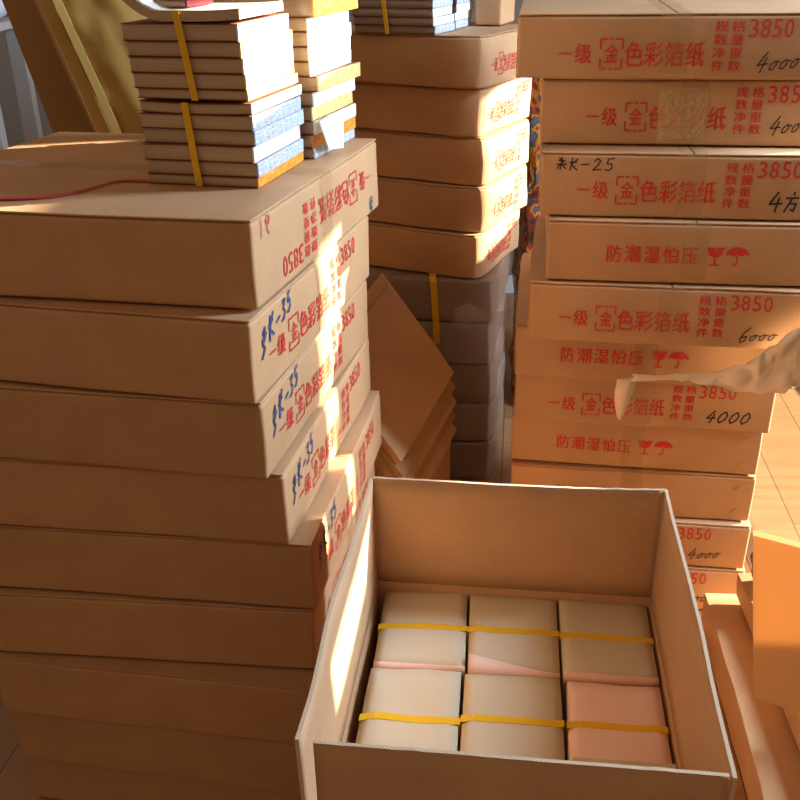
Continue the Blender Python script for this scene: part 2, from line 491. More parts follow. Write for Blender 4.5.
# ------------------------------------------------------------------ the room
def slab(name, x0, x1, y0, y1, z0, z1, mat):
    return struct(from_bm(name, box_bm(x0, x1, y0, y1, z0, z1, 0), mat, None, False))
slab('floor', -2.4, 3.2, -1.2, 4.2, -0.05, 0.0, 'floor')
slab('wall_back', -2.4, 3.2, 4.1, 4.2, 0, 2.7, 'wall')
slab('wall_left', -2.5, -2.4, -1.2, 4.2, 0, 2.7, 'wall')
YB = [-1.2, 0.5, 0.9, 1.25, 1.37, 1.60, 1.75, 1.805, 1.885, 2.3, 2.82, 3.10, 3.75, 4.1]
ZB = [0, .20, .36, .40, .72, .95, 1.0, 1.2, 1.268, 1.36, 1.70, 1.75, 1.972, 2.15, 2.2, 2.45, 2.7, 4.2]  # right wall carried higher than the others to stop sun over its top
def is_open(y, z):  # unseen wall: slots cut to shape where the sun patches fall
    return ((1.885 < y < 2.3 and .40 < z < 1.75) or (2.3 < y < 3.75 and .20 < z < .36) or (2.82 < y < 3.10 and 1.268 < z < 1.70) or (1.60 < y < 1.885 and .72 < z < .95)
            or (1.75 < y < 2.3 and 1.972 < z < 2.15)
            or (1.37 < y < 1.805 and 1.265 < z < 2.2 and not z > 1.972 and y < 1.75) or (.5 < y < 1.25 and 1.0 < z < 2.2))
cells = []
for a, b in zip(YB, YB[1:]):
    for c, d in zip(ZB, ZB[1:]):
        if not is_open((a + b) / 2, (c + d) / 2): cells.append((WX, WX + .04, a, b, c, d))
struct(boxes_mesh('wall_right', cells, 'wall', None, 0))
struct(boxes_mesh('window_1', [(WX + .005, WX + .035, 1.885, 2.3, 1.75, 1.79), (WX + .005, WX + .035, 2.27, 2.30, .20, 1.75),
                               (WX + .005, WX + .035, 1.885, 3.75, .18, .20)], 'trim'))
struct(boxes_mesh('sun_gap_blind', [(WX + .012, WX + .028, 1.37, 1.75, 1.36, 1.972), (WX + .006, WX + .034, 1.37, 1.75, 1.35, 1.37)], 'trim'))  # added unseen blind, gap below lets in a strip of sun
struct(boxes_mesh('added_blind', [(WX + .012, WX + .028, .5, 1.25, 1.0, 2.2)], 'trim'))  # unseen blind panel added to go with the fill lamp
slab('baseboard_back', -2.4, WX, 4.085, 4.1, 0, 0.08, 'trim')

# ------------------------------------------------------------------ left stack (printed side looks right)
H = 0.127
LG = 'cartons of the tall left stack'
LS = [  # x, y of near right corner, yaw of print, label
 (-0.189, 1.202, 73.6, 'topmost carton of left stack, its red print upside down, books standing on it'),
 (-0.197, 1.171, 74.8, 'brown carton second from top of left stack, marked 35 in blue'),
 (-0.194, 1.184, 76.0, 'brown carton third from top of left stack, marked 35 in blue'),
 (-0.172, 1.202, 78.2, 'brown carton fourth from top of left stack, marked 35 in blue'),
 (-0.137, 1.206, 80.0, 'brown carton fifth from top of left stack, jutting right, marked 35 in blue'),
 (-0.146, 1.210, 80.5, 'brown carton sixth from top of left stack, plain front'),
 (-0.146, 1.168, 80.5, 'brown carton jutting forward, seventh from top of left stack'),
 (-0.165, 1.176, 79.5, 'brown carton second from the floor in the left stack'),
 (-0.172, 1.196, 79.0, 'bottom carton of the left stack, standing on the wood floor'),
]
SK = [5.0, 1.5, 3.5, 3.2, 2.0, 3.0, 0, 0, 0]
for i, (x, y, yw, lab) in enumerate(LS):
    hw = None; hc = 'blue'; flip = False
    if i == 0:
        flip = True
        hw = [('*', -.235, .092, .024, .026, .003, 0, 0)]
    elif i < 5:
        hw = [('SK', -.245, .064, .022, .034, .0042, .35, .1), ('-35', -.195, .079, .020, .028, .0034, .25, .25)]
    ct = carton('carton', lab, (x, y, H * (9 - i)), yw, .555, .66 if i == 5 else .62 if i < 5 else .565 if i == 6 else .545, H, 11 + i, LG, 'grade', hw, hc, flip, shift=-.012, tape=True, skew=SK[i])
    if i == 0:
        p = Print2D()
        hand(p, '91', .215, .060, .022, .026, .0022, 0, 0)
        f = wobble(11, .555, .62, H)
        vs = [f((-(u), -.62 / 2, .035 + w)) + Vector((0, -.0016, 0)) for u, w in p.v]
        from_data('pale_handwriting', vs, p.f, 'red', ct)

# ------------------------------------------------------------------ right stack (printed side looks at the camera)
H = 0.123
RT = {}
RG = 'cartons of the tall right stack'
h4 = [('4', .135, .022, .020, .034, .0022, .1, .3), ('ooo', .158, .026, .016, .026, .0020, .1, .3)]
RS = [
 (0.2185, 1.79, -8.5, 'grade', h4, 'topmost carton of the right stack, its top catching the sun', .004),
 (0.274, 1.833, -8.8, 'grade', h4, 'carton second from top of right stack with crinkled clear tape over the print', .014),
 (0.270, 1.775, -8.5, 'grade', [('*K-25', -.245, .090, .020, .022, .0022, 0, .1), ('4w', .140, .020, .026, .036, .0034, 0, .1)], 'carton third from top of right stack, marked 25 at upper left', .0),
 (0.287, 1.757, -8.2, 'fragile', None, 'carton fourth from top of right stack, upper one with glass and umbrella signs', .0),
 (0.253, 1.759, -10.0, 'grade', [('6', .130, .014, .018, .032, .0022, .1, .3), ('ooo', .150, .018, .015, .022, .0020, .1, .3)], 'dented carton fifth from top of right stack, marked 6000', -.008),
 (0.240, 1.844, -9.0, 'fragile', None, 'carton sixth from top of right stack, glass and umbrella print under torn paper', -.01),
 (0.252, 1.880, -9.2, 'grade', [('4000', .135, .022, .021, .030, .0034, 0, .35)], 'carton seventh from top of right stack, marked 4000 in thick black', .004),
 (0.254, 1.915, -9.6, 'fragile', None, 'carton fourth from the floor in right stack, two copper staples, whole glass sign', -.01),
 (0.255, 1.905, -8.4, 'fragile', None, 'carton third from the floor in right stack, its print half behind open carton', -.01),
 (0.257, 1.889, -8.0, 'grade', h4, 'carton second from the floor in the right stack, marked in thin black', -.004),
 (0.261, 1.886, -8.2, 'grade', h4, 'bottom carton of the right stack, standing on the sunlit floor', -.004),
]
for i, (x, y, yw, pr, hw, lab, sh) in enumerate(RS):
    RT[i] = carton('carton', lab, (x, y, H * (11 - i) if i else 1.343), yw, .545, .50, H if i else .1125, 31 + i, RG, pr, hw, 'black', shift=sh,
           crush=.004 if i in (4, 5) else .0, staples=i in (7, 8), dv=0.0 if i else -.0085, k=.96 if i > 5 or i == 0 else .975, bulge=.005 if i < 1 else .003)

f2 = wobble(32, .545, .50, H)
v, f = [], []
for i in range(25):
    for j in range(25):
        u, w = -.060 + .085 * i / 24, .008 + .098 * j / 24
        nn = noise.noise(Vector((u * 90, w * 60, 3))) * .5 + noise.noise(Vector((u * 210, w * 160, 9))) * .5
        q = f2((u, -.25, w)); q.y -= .0022 + .0055 * abs(nn) * min(1, i / 3, (24 - i) / 3, j / 3, (24 - j) / 3)
        v.append(q)
for i in range(24):
    for j in range(24):
        a = i * 25 + j; f.append((a, a + 25, a + 26, a + 1))
from_data('crinkled_tape', v, f, 'crinkle', RT[1], False)

# ------------------------------------------------------------------ middle stack behind
MG = 'dark cartons of the middle stack'
H = 0.125
MS = [(0.212, 2.405, -29, 'topmost crushed carton of the middle stack, under the grey bundled books'),
      (0.214, 2.450, -28.5, 'carton second from top of the middle stack, its right side sunlit'),
      (0.223, 2.452, -29, 'carton third from top of the middle stack, directly above two scuffed ones'),
      (0.219, 2.448, -28, 'scuffed carton fourth from top of the middle stack'),
      (0.211, 2.440, -27, 'lowest bare carton of the middle stack, resting on film wrapped packs')]
for i, (x, y, yw, lab) in enumerate(MS):
    carton('carton', lab, (x, y, 1.25 - H * i), yw + 90, .36, .50, H, 61 + i, MG, 'grade', None, crush=.014, k=.62, bulge=.006, tape=False)

def wrapped(label, corner, yaw, W, D, H, seed, film=True):
    c = Vector(corner); rot = Matrix.Rotation(R(yaw), 3, 'Z')
    base = c + rot @ Vector((-W / 2, D / 2, 0)); base.z = c.z - H
    root = thing('wrapped_pack', label, 'pack', base, R(yaw), 'film wrapped packs under the middle stack')
    f = wobble(seed, W, D, H, .010, .006)
    bm = box_bm(-W / 2, W / 2, -D / 2, D / 2, .0005, H - .003, .006, 2, (9, 7, 4))
    for v in bm.verts: v.co = f(v.co)
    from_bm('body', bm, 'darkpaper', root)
    if film:
        bm = box_bm(-W / 2 - .004, W / 2 + .004, -D / 2 - .004, D / 2 + .004, .0006, H - .0006, .008, 2, (16, 8, 6))
        for v in bm.verts:
            q = f(v.co); n = noise.noise_vector(v.co * 26) * .005
            v.co = q + Vector((n.x, n.y, 0))
        from_bm('stretch_film', bm, 'film', root, True, False)
    return root
WP = [(.262, 2.44, -12, 'uppermost film wrapped pack, crinkled film catching light'),
      (.258, 2.445, -11, 'film wrapped pack second from top under the middle cartons'),
      (.264, 2.450, -10, 'film wrapped pack third from top, behind leaning cardboard'),
      (.266, 2.445, -11, 'film wrapped pack second from the floor below the middle cartons'),
      (.268, 2.440, -10, 'bottom film wrapped pack on the floor in the dark gap')]
for i, (x, y, yw, lab) in enumerate(WP):
    wrapped(lab, (x, y, .625 - .125 * i), yw, .52, .45, .125, 81 + i)
# yellow strap down the wrapped packs
def ribbon(name, pts, width, wdir, mat, parent=None, th=.0012):
    v, f = [], []
    wv = Vector(wdir).normalized() * width / 2
    n = len(pts)
    P = [Vector(p) for p in pts]
    for i, p in enumerate(P):
        t = (P[min(n - 1, i + 1)] - P[max(0, i - 1)]).normalized()
        no = t.cross(wv).normalized() * th
        v += [p - wv, p + wv, p + wv + no, p - wv + no]
    for i in range(n - 1):
        a, b = i * 4, i * 4 + 4
        for j in range(4): f.append((a + j, a + (j + 1) % 4, b + (j + 1) % 4, b + j))
    f += [(3, 2, 1, 0), (n * 4 - 4, n * 4 - 3, n * 4 - 2, n * 4 - 1)]
    return from_data(name, v, f, mat, parent)
tag(ribbon('packing_strap', [(.095, 2.60, .629), (.095, 2.47, .629), (.096, 2.452, .622), (.100, 2.450, .56), (.104, 2.452, .50), (.105, 2.456, .44)], .018, (1, -.2, 0), 'strap'),
    'yellow plastic strap around the film wrapped packs', 'strap')

# ------------------------------------------------------------------ books
def book(label, loc, yaw, w, d, t, cover, seed, group, pages='pages', bend=0.0, spine_right=True):
    """front edge of pages looks along local -y, spine along local +x; loc is the near right bottom corner"""
    root = thing('book', label, 'book', loc, R(yaw), group)
    ct = min(.0011, t * .08)
    def g(p):
        p = Vector(p); p.z += bend * ((2 * (p.x + w / 2) / w) ** 2) * .5
        n = noise.noise_vector(p * 9 + Vector((seed, seed * .3, 0)))
        return p + Vector((n.x * .001, n.y * .0018, 0))
    bm = box_bm(-w + .002, -.002, .002, d - .002, ct, t - ct - .0004, .0008, 1, (8, 3, 0))
    for v in bm.verts: v.co = g(v.co)
    from_bm('page_block', bm, pages, root, True, False)
    bm = bmesh.new()
    for s in ((-w, -.001, .001, d, 0.0002, ct), (-w, -.001, .001, d, t - ct - .0002, t - .0002)):
        b = box_bm(*s, bev=.0005, seg=1, cuts=(8, 3, 0)); me = bpy.data.meshes.new('t'); b.to_mesh(me); b.free(); bm.from_mesh(me); bpy.data.meshes.remove(me)
    for v in bm.verts: v.co = g(v.co)
    from_bm('cover', bm, 'cov_dark' if t < .03 else cover, root, True, False)
    bm = box_bm(-.0024, .0008, 0, d, .0002, t - .0002, .0008, 2, (0, 3, 0))
    for v in bm.verts: v.co = g(v.co)
    from_bm('spine', bm, cover, root, True, False)
    return root

rb = random.Random(5)
NZ = [1.1432, 1.158, 1.179, 1.202, 1.224, 1.245, 1.2605]
NC = ['cov_orange', 'cov_blue', 'cov_white', 'cov_blue', 'cov_blue', 'cov_blue']
NL = ['orange backed book at the bottom of the near strapped pile', 'second book from the bottom of the near strapped pile',
      'third book from the bottom of the near strapped pile', 'fourth book from the bottom of the near strapped pile',
      'fifth book from the bottom of the near strapped pile, sixth being warped above it', 'warped book closing the lower strapped bundle of the near pile']
for i in range(6):
    book(NL[i], (-.200 + .002 * rb.uniform(-1, 1) , 1.369 + .003 * rb.uniform(-1, 1), NZ[i]), -15.5 + rb.uniform(-.8, .8), .176, .193, NZ[i + 1] - NZ[i], NC[i], 100 + i, 'books in the near pile', bend=.004 if i == 5 else 0)
UZ = [1.2655, 1.280, 1.301, 1.322, 1.343, 1.366]
UC = ['cov_yellow', 'cov_yellow', 'cov_white', 'cov_yellow', 'cov_white']
UL = ['pale yellow book at the bottom of the upper near bundle, over the gap', 'second book of the upper near bundle, cream back',
      'third book of the upper near bundle, white back', 'fourth book of the upper near bundle, yellowish back', 'white backed book on top of the upper near bundle, under the curled one']
for i in range(5):
    book(UL[i], (-.203 - .0015 * i, 1.366, UZ[i]), -15.5 + rb.uniform(-.8, .8), .172 + .001 * i, .190, UZ[i + 1] - UZ[i], UC[i], 120 + i, 'books in the near pile')
FZ = [1.1432, 1.160, 1.181, 1.203, 1.225, 1.247]
FC = ['cov_blue', 'cov_orange', 'cov_white', 'cov_yellow', 'cov_white']
FL = ['blue mottled book at the bottom of the far pile', 'orange banded book second from the bottom of the far pile', 'white backed book third from bottom of far pile, behind paper slip',
      'yellowish book fourth from the bottom of the far pile', 'pale book under the curled orange one in the far pile']
for i in range(5):
    book(FL[i], (-.131 + .002 * rb.uniform(-1, 1), 1.566, FZ[i]), -18.0 + rb.uniform(-.6, .6), .176, .19, FZ[i + 1] - FZ[i], FC[i], 140 + i, 'books in the far pile')
GZ = [1.2475, 1.271, 1.293, 1.315, 1.337, 1.358, 1.392]
GC = ['cov_yellow', 'cov_blue', 'cov_white', 'cov_white', 'cov_blue', 'cov_orange']
GL = ['orange edged book jutting out at the middle of the far pile', 'bluish book lying on the jutting orange edged book', 'white book fourth from the top of the far pile',
      'white book third from the top of the far pile', 'pale blue book right under the thick orange one', 'thick orange book on top of the far pile']
for i in range(6):
    dx = .008 if i == 0 else (.006 if i == 5 else -.004)
    book(GL[i], (-.128 + dx, 1.566, GZ[i]), -18.0 + rb.uniform(-.6, .6), .178, .20 if i in (0, 5) else .185, GZ[i + 1] - GZ[i], GC[i], 160 + i, 'books in the far pile')

# curled book on top of the near pile
def curled(name, label, cat, loc, yaw, prof_top, prof_bot, d, mats, group=None):
    root = thing(name, label, cat, loc, R(yaw), group)
    n = len(prof_top)
    v, f = [], []
    for y in (0, d):
        v += [(x, y, z) for x, z in prof_bot] + [(x, y, z) for x, z in prof_top]
    o = 2 * n
    for i in range(n - 1):
        f.append((i, i + 1, o + i + 1, o + i))
        f.append((n + i + 1, n + i, n + o + i, n + o + i + 1))
        f.append((i + 1, i, n + i, n + i + 1)); f.append((o + i, o + i + 1, o + n + i + 1, o + n + i))
    f += [(0, o, o + n, n), (n - 1, 2 * n - 1, o + 2 * n - 1, o + n - 1)]
    b = from_data('page_block', v, f, mats[0], root)
    v2, f2 = [], []
    for y in (.003, d - .003):
        v2 += [(x, y, z + .0008) for x, z in prof_top] + [(x, y, z + .0016) for x, z in prof_top]
    for i in range(n - 1):
        f2.append((n + i, n + i + 1, o + n + i + 1, o + n + i)); f2.append((i + 1, i, o + i, o + i + 1))
        f2.append((i, i + 1, n + i + 1, n + i)); f2.append((o + i + 1, o + i, o + n + i, o + n + i + 1))
    f2 += [(0, n, o + n, o), (2 * n - 1, n - 1, o + n - 1, o + 2 * n - 1)]
    from_data('open_page', v2, f2, mats[1], root)
    return root
pb, pt = [], []
for i in range(15):
    s = i / 14
    x = -.178 + .178 * s
    zb = .001 + (.055 * max(0, (.35 - s) / .35) ** 2) + .003 * max(0, (s - .6) / .4) ** 2
    x -= .02 * max(0, (.3 - s) / .3) ** 1.0
    zb += .0006
    pb.append((x, zb)); pt.append((x + .012 * max(0, (.35 - s) / .35), zb + .012))
curled('curled_book', 'curled open book with a white sunlit page on top of near pile', 'book', (-.205, 1.362, 1.3672), -15.5, pt, pb, .16, ('pages', 'page_white'), None)
book('dark red booklet lying in the curled open book', (-.285, 1.42, 1.3835), -14, .060, .09, .010, 'cov_red', 190, None)

# straps round the bundles
def bundle_strap(label, loc, yaw, u, z0, z1, skew, d, group):
    root_yaw = Matrix.Rotation(R(yaw), 3, 'Z')
    pts = []
    o = Vector((loc[0], loc[1], 0))
    for k in range(9):
        s = k / 8
        pts.append(o + root_yaw @ Vector((u + skew * (1 - s), -.0035, 0)) + Vector((0, 0, z0 + (z1 - z0) * s)))
    t = ribbon('packing_strap', pts, .0105, root_yaw @ Vector((1, 0, 0)), 'strap')
    return tag(t, label, 'strap', group)
bundle_strap('yellow strap around the lower bundle of the near book pile', (-.2, 1.366), -15.5, -.100, 1.144, 1.262, .010, .16, 'straps on the book bundles')
bundle_strap('yellow strap around the upper bundle of the near book pile', (-.205, 1.362), -15.5, -.092, 1.266, 1.383, .016, .16, 'straps on the book bundles')
# paper slip tucked in the far pile
sl_ = from_data('paper_slip', [(-.139, 1.530, 1.205), (-.105, 1.6, 1.214), (-.107, 1.6, 1.150), (-.128, 1.553, 1.157),
                           (-.137, 1.529, 1.205), (-.103, 1.599, 1.214), (-.105, 1.599, 1.150), (-.126, 1.552, 1.157)],
                [(0, 1, 2, 3), (7, 6, 5, 4), (0, 4, 5, 1), (1, 5, 6, 2), (2, 6, 7, 3), (3, 7, 4, 0)], 'page_white')
sl_.location = (.018, .020, 0)
tag(sl_, 'small white paper slip hanging from the far book pile', 'paper')

# grey books on the middle stack
gb = 0
def piles(x, y, yaw, w, d, n, lab, grp, seed):
    for i in range(n):
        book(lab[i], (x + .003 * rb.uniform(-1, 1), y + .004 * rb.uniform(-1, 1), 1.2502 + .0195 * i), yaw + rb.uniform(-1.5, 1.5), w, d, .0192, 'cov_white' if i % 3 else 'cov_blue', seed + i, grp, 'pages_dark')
ORD = ['bottom', 'second', 'third', 'fourth', 'topmost']
piles(.098, 2.46, -24, .22, .13, 5, [('%s grey edged book of the strapped bundle on the middle stack' % o) for o in ORD], 'grey books on the middle stack', 200)
piles(.160, 2.605, -24, .20, .12, 5, [('%s book of the back bundle on the middle stack, white spine' % o) for o in ORD], 'grey books on the middle stack', 220)
bundle_strap('yellow strap around the grey books on the middle stack', (.098, 2.452), -24, -.135, 1.251, 1.349, .012, .13, 'straps on the book bundles')
carton('carton', 'small plain carton beside the grey books on the middle stack', (.280, 2.65, 1.385), 66, .12, .07, .1345, 71, None, None, None, tape=False)

# ------------------------------------------------------------------ open carton with six bundles
yaw = -7.3
oc = Vector((.138, 1.0, 0))     # centre of the opening
PL = [Vector((-.037, 1.293)), Vector((.408, 1.242)), Vector((.330, .695)), Vector((-.124, .752))]   # rim corners
ctr = sum(PL, Vector((0, 0))) / 4
root = thing('open_carton', 'open carton with upright flaps holding six bundles of joss paper', 'carton', (ctr.x, ctr.y, 0), R(yaw))
W, D = .452, .551
ZC, ZR, T = .50, .70, .0045
bm = bmesh.new()
for s in ((-W / 2, W / 2, -D / 2, D / 2, 0.001, .005), (-W / 2, -W / 2 + T, -D / 2, D / 2, .003, ZC), (W / 2 - T, W / 2, -D / 2, D / 2, .003, ZC),
          (-W / 2, W / 2, -D / 2, -D / 2 + T, .003, ZC), (-W / 2, W / 2, D / 2 - T, D / 2, .003, ZC)):
    b = box_bm(*s, bev=.001, seg=1); me = bpy.data.meshes.new('t'); b.to_mesh(me); b.free(); bm.from_mesh(me); bpy.data.meshes.remove(me)
from_bm('body', bm, 'card_y', root)
def flap(p0, p1, z0, z1, o0, o1, nin, wav, seed, lean=0.0):
    """upright flap between two ground points; nin = inward normal; top leans outward by lean"""
    p0, p1, nin = Vector(p0), Vector(p1), Vector(nin)
    nx, nz = 40, 6
    v, f, mi = [], [], []
    for side in (0, 1):
        for j in range(nz + 1):
            for i in range(nx + 1):
                s, t = i / nx, j / nz
                a = p0.lerp(p1, s)
                z = z0 + (z1 - z0) * t
                if j == nz: z += noise.noise(Vector((s * 22, seed, 0))) * .0012 + (o0 * (1 - s) ** 6 + o1 * s ** 6)
                off = nin * (T * side) - nin * lean * t + nin * wav * noise.noise(Vector((s * 2.2, t * 1.5, seed))) * (.4 + .6 * t) * sin(pi * s)
                v.append((a.x + off.x, a.y + off.y, z))
    n1 = (nx + 1) * (nz + 1)
    q = lambda s, j, i: s * n1 + j * (nx + 1) + i
    for j in range(nz):
        for i in range(nx):
            f.append((q(0, j, i), q(0, j, i + 1), q(0, j + 1, i + 1), q(0, j + 1, i))); mi.append(0)
            f.append((q(1, j, i + 1), q(1, j, i), q(1, j + 1, i), q(1, j + 1, i + 1))); mi.append(0)
    for i in range(nx):
        f.append((q(0, nz, i), q(0, nz, i + 1), q(1, nz, i + 1), q(1, nz, i))); mi.append(1)
        f.append((q(0, 0, i + 1), q(0, 0, i), q(1, 0, i), q(1, 0, i + 1))); mi.append(1)
    for j in range(nz):
        f.append((q(0, j, 0), q(0, j + 1, 0), q(1, j + 1, 0), q(1, j, 0))); mi.append(1)
        f.append((q(0, j + 1, nx), q(0, j, nx), q(1, j, nx), q(1, j + 1, nx))); mi.append(1)
    o = from_data('flap', v, f, ['card_y', 'edge'], root)
    for p, m in zip(o.data.polygons, mi): p.material_index = m; p.use_smooth = (m == 0)
    return o
flap((-W / 2, D / 2), (W / 2, D / 2), ZC + .001, ZR, 0, .004, (0, -1), .004, 1)
flap((-W / 2, -D / 2), (-W / 2, D / 2 - T - .001), ZC + .001, ZR, .001, 0, (1, 0), .010, 2, .004)
flap((W / 2, -D / 2), (W / 2, D / 2 - T - .001), ZC + .001, ZR, -.003, .006, (-1, 0), .008, 3, .002)
flap((-W / 2 + .016, -D / 2), (W / 2 - T - .001, -D / 2), ZC + .001, ZR - .002, 0, 0, (0, 1), .005, 4)

def bundle(label, quad, mat, seed, zt=.488, strap_t=.5, extra=None):
    """bundle of paper; quad = top corners back-left, back-right, front-right, front-left"""
    P = [Vector((*q, 0)) for q in quad]
    c = sum(P, Vector()) / 4
    r = thing('paper_bundle', label, 'paper bundle', (c.x, c.y, .0055), 0, 'strapped paper bundles in the open carton')
    Q = [p - c for p in P]
    for p in Q: p.z = 0
    h = zt - .0055
    n = 10
    bm = bmesh.new()
    lay = 14
    def top(s, t):
        a = Q[0].lerp(Q[1], s); b = Q[3].lerp(Q[2], s)
        return a.lerp(b, t)
    def zz(s, t):
        edge = max(abs(s - .5), abs(t - .5)) * 2
        pinch = -.0025 * math.exp(-((t - strap_t) / .10) ** 2)
        return h + pinch - .004 * max(0, edge - .8) / .2 + .003 * noise.noise(Vector((s * 2.5, t * 2.5, seed)))
    grid = [[bm.verts.new((*top(i / n, j / n)[:2], zz(i / n, j / n))) for i in range(n + 1)] for j in range(n + 1)]
    for j in range(n):
        for i in range(n): bm.faces.new((grid[j][i], grid[j + 1][i], grid[j + 1][i + 1], grid[j][i + 1]))
    ring = [grid[0][i] for i in range(n + 1)] + [grid[j][n] for j in range(1, n + 1)] + [grid[n][i] for i in range(n - 1, -1, -1)] + [grid[j][0] for j in range(n - 1, 0, -1)]
    prev = ring
    for k in range(1, lay + 1):
        z = h * (1 - k / lay) - 0 * k
        cur = []
        for v in ring:
            j = 1 + .012 * noise.noise(Vector((k * 1.7, seed, 0)))
            cur.append(bm.verts.new((v.co.x * j, v.co.y * j, max(0, min(z, v.co.z - .003)))))
        for a in range(len(ring)):
            b = (a + 1) % len(ring)
            bm.faces.new((prev[a], cur[a], cur[b], prev[b])[::-1])
        prev = cur
    bm.faces.new(prev)
    bmesh.ops.recalc_face_normals(bm, faces=bm.faces[:])
    from_bm('paper_block', bm, mat, r, True, False)
    # strap across the top and down both ends
    pts = []
    m = 14
    for k in range(6): pts.append((top(0, strap_t) + Vector((-.0022, 0, h * .6 + (h * .4 - .003) * k / 5))))
    for k in range(1, m):
        s = k / m
        tt = strap_t + .022 * (s - .5) * (1 if seed % 2 else .6)
        q = top(s, tt); pts.append(Vector((q.x, q.y, zz(s, tt) + .0012)))
    for k in range(6): pts.append((top(1, strap_t) + Vector((.0022, 0, h - .003 - (h * .4 - .003) * k / 5))))
    ribbon('strap', pts, .0125, (Q[3] - Q[0]), 'strap', r, .0010)
    if extra == 'lip' or extra == 'slip':
        # pink sheets showing along the front edge
        v, f = [], []
        k = 12
        for i in range(k + 1):
            s = i / k
            a = top(s, 1.0)
            inn = (.030 * max(0, 1 - s * 1.15) ** 1.0 if extra == 'lip' else .007 * max(0, 1 - s)) - .002
            lift = (.022 * (1 - s) ** 1.6 if extra == 'lip' else .004) + .001
            d = Vector((-(Q[2] - Q[3]).y, (Q[2] - Q[3]).x, 0)).normalized()
            v += [(a.x - d.x * .0030, a.y - d.y * .0030, h - .016), (a.x - d.x * .0033, a.y - d.y * .0033, h - .006 + lift * .2), (a.x + d.x * inn, a.y + d.y * inn, h + .0012 + lift * .15)]
        for i in range(k):
            for j in range(2): f.append((i * 3 + j, i * 3 + 3 + j, i * 3 + 4 + j, i * 3 + 1 + j))
        o = from_data('pink_sheet_edge', v, f, 'pink', r, True)
        md = o.modifiers.new('thick', 'SOLIDIFY'); md.thickness = .0012
    if extra == 'front_sheet':
        a, b = top(.03, .69), top(1.02, .71); c_, d_ = top(1.02, 1.0), top(.03, 1.0)
        v = [(a.x, a.y, h + .001), (b.x, b.y, h + .001), (c_.x, c_.y, h + .004), (d_.x, d_.y, h + .004)]
        v += [(x, y, z + .002) for x, y, z in v]
        from_data('cream_sheet', v, [(3, 2, 1, 0), (4, 5, 6, 7), (0, 1, 5, 4), (1, 2, 6, 5), (2, 3, 7, 6), (3, 0, 4, 7)], 'paper', r)
    return r
bundle('cream paper bundle at the back left of the open carton', [(-.029, 1.292), (.107, 1.286), (.090, 1.096), (-.047, 1.106)], 'paper', 1, strap_t=.52, extra='slip')
bundle('cream paper bundle at the back middle of the open carton, pink corner lifted', [(.111, 1.276), (.251, 1.262), (.229, 1.078), (.094, 1.092)], 'paper', 2, .489, .50, 'lip')
bundle('cream paper bundle at the back right of the open carton', [(.256, 1.262), (.395, 1.243), (.371, 1.064), (.234, 1.078)], 'paper', 3, .488, .52, 'slip')
bundle('cream paper bundle at the front left of the open carton', [(-.050, 1.101), (.084, 1.090), (.058, .84), (-.082, .85)], 'paper', 4, .489, .40)
bundle('cream paper bundle at the front middle of the open carton', [(.089, 1.084), (.228, 1.072), (.200, .83), (.062, .842)], 'paper', 5, .489, .37)
bundle('pink paper bundle at the front right of the open carton', [(.238, 1.069), (.369, 1.052), (.342, .845), (.206, .853)], 'pink', 6, .486, .40, 'front_sheet')

# ------------------------------------------------------------------ leaning sheet and flattened cartons behind the open carton
def quad_slab(name, P, th, mat, label=None, cat=None, group=None, seed=0, warp=.004):
    P = [Vector(p) for p in P]
    c = sum(P, Vector()) / 4
    no = (P[1] - P[0]).cross(P[3] - P[0]).normalized()
    n = 10
    v, f = [], []
    for s_ in (0, 1):
        for j in range(n + 1):
            for i in range(n + 1):
                a = P[0].lerp(P[1], i / n); b = P[3].lerp(P[2], i / n)
                q = a.lerp(b, j / n) + no * (s_ * th + warp * noise.noise(Vector((i * .25, j * .25, seed + .5))))
                v.append(q - c)
    N1 = (n + 1) ** 2
    q = lambda s_, j, i: s_ * N1 + j * (n + 1) + i
    for j in range(n):
        for i in range(n):
            f.append((q(0, j, i), q(0, j + 1, i), q(0, j + 1, i + 1), q(0, j, i + 1)))
            f.append((q(1, j, i), q(1, j, i + 1), q(1, j + 1, i + 1), q(1, j + 1, i)))
    for i in range(n):
        f.append((q(0, 0, i), q(0, 0, i + 1), q(1, 0, i + 1), q(1, 0, i))); f.append((q(0, n, i + 1), q(0, n, i), q(1, n, i), q(1, n, i + 1)))
        f.append((q(0, i + 1, 0), q(0, i, 0), q(1, i, 0), q(1, i + 1, 0))); f.append((q(0, i, n), q(0, i + 1, n), q(1, i + 1, n), q(1, i, n)))
    o = from_data(name, v, f, mat)
    o.location = c
    if label: tag(o, label, cat, group)
    return o
Tp, Rp, Bp = Vector((-.040, 2.13, .757)), Vector((.112, 2.08, .553)), Vector((-.016, 1.80, .472))
Lp = Tp + Bp - Rp
quad_slab('cardboard_sheet', [Bp, Rp, Tp, Lp], .005, 'card', 'loose cardboard sheet leaning between the left and middle stacks', 'cardboard', None, 3, .010)
FL_ = ['uppermost flattened carton right under the leaning cardboard sheet', 'second flattened carton under the leaning cardboard sheet', 'third flattened carton under the leaning cardboard sheet',
       'fourth flattened carton under the leaning sheet', 'lowest flattened carton in the tilted pile behind the open carton']
base0 = [Bp, Rp, Tp, Lp]
for k in range(5):
    dx, dy = .004 + .0015 * k + .002 * ((k * 7) % 3 - 1), -.012 - .003 * k
    P = [p + Vector((dx, dy, -.034 - .037 * k)) for p in base0]
    quad_slab('flattened_carton', P, .024, 'panel' if k % 2 else 'card', FL_[k], 'cardboard', 'flattened cartons under the leaning sheet', 10 + k, .0015)
cz = [p + Vector((.012, 0, -.034 - .037 * 4 - .006)) for p in base0]
n = 10
v, f = [], []
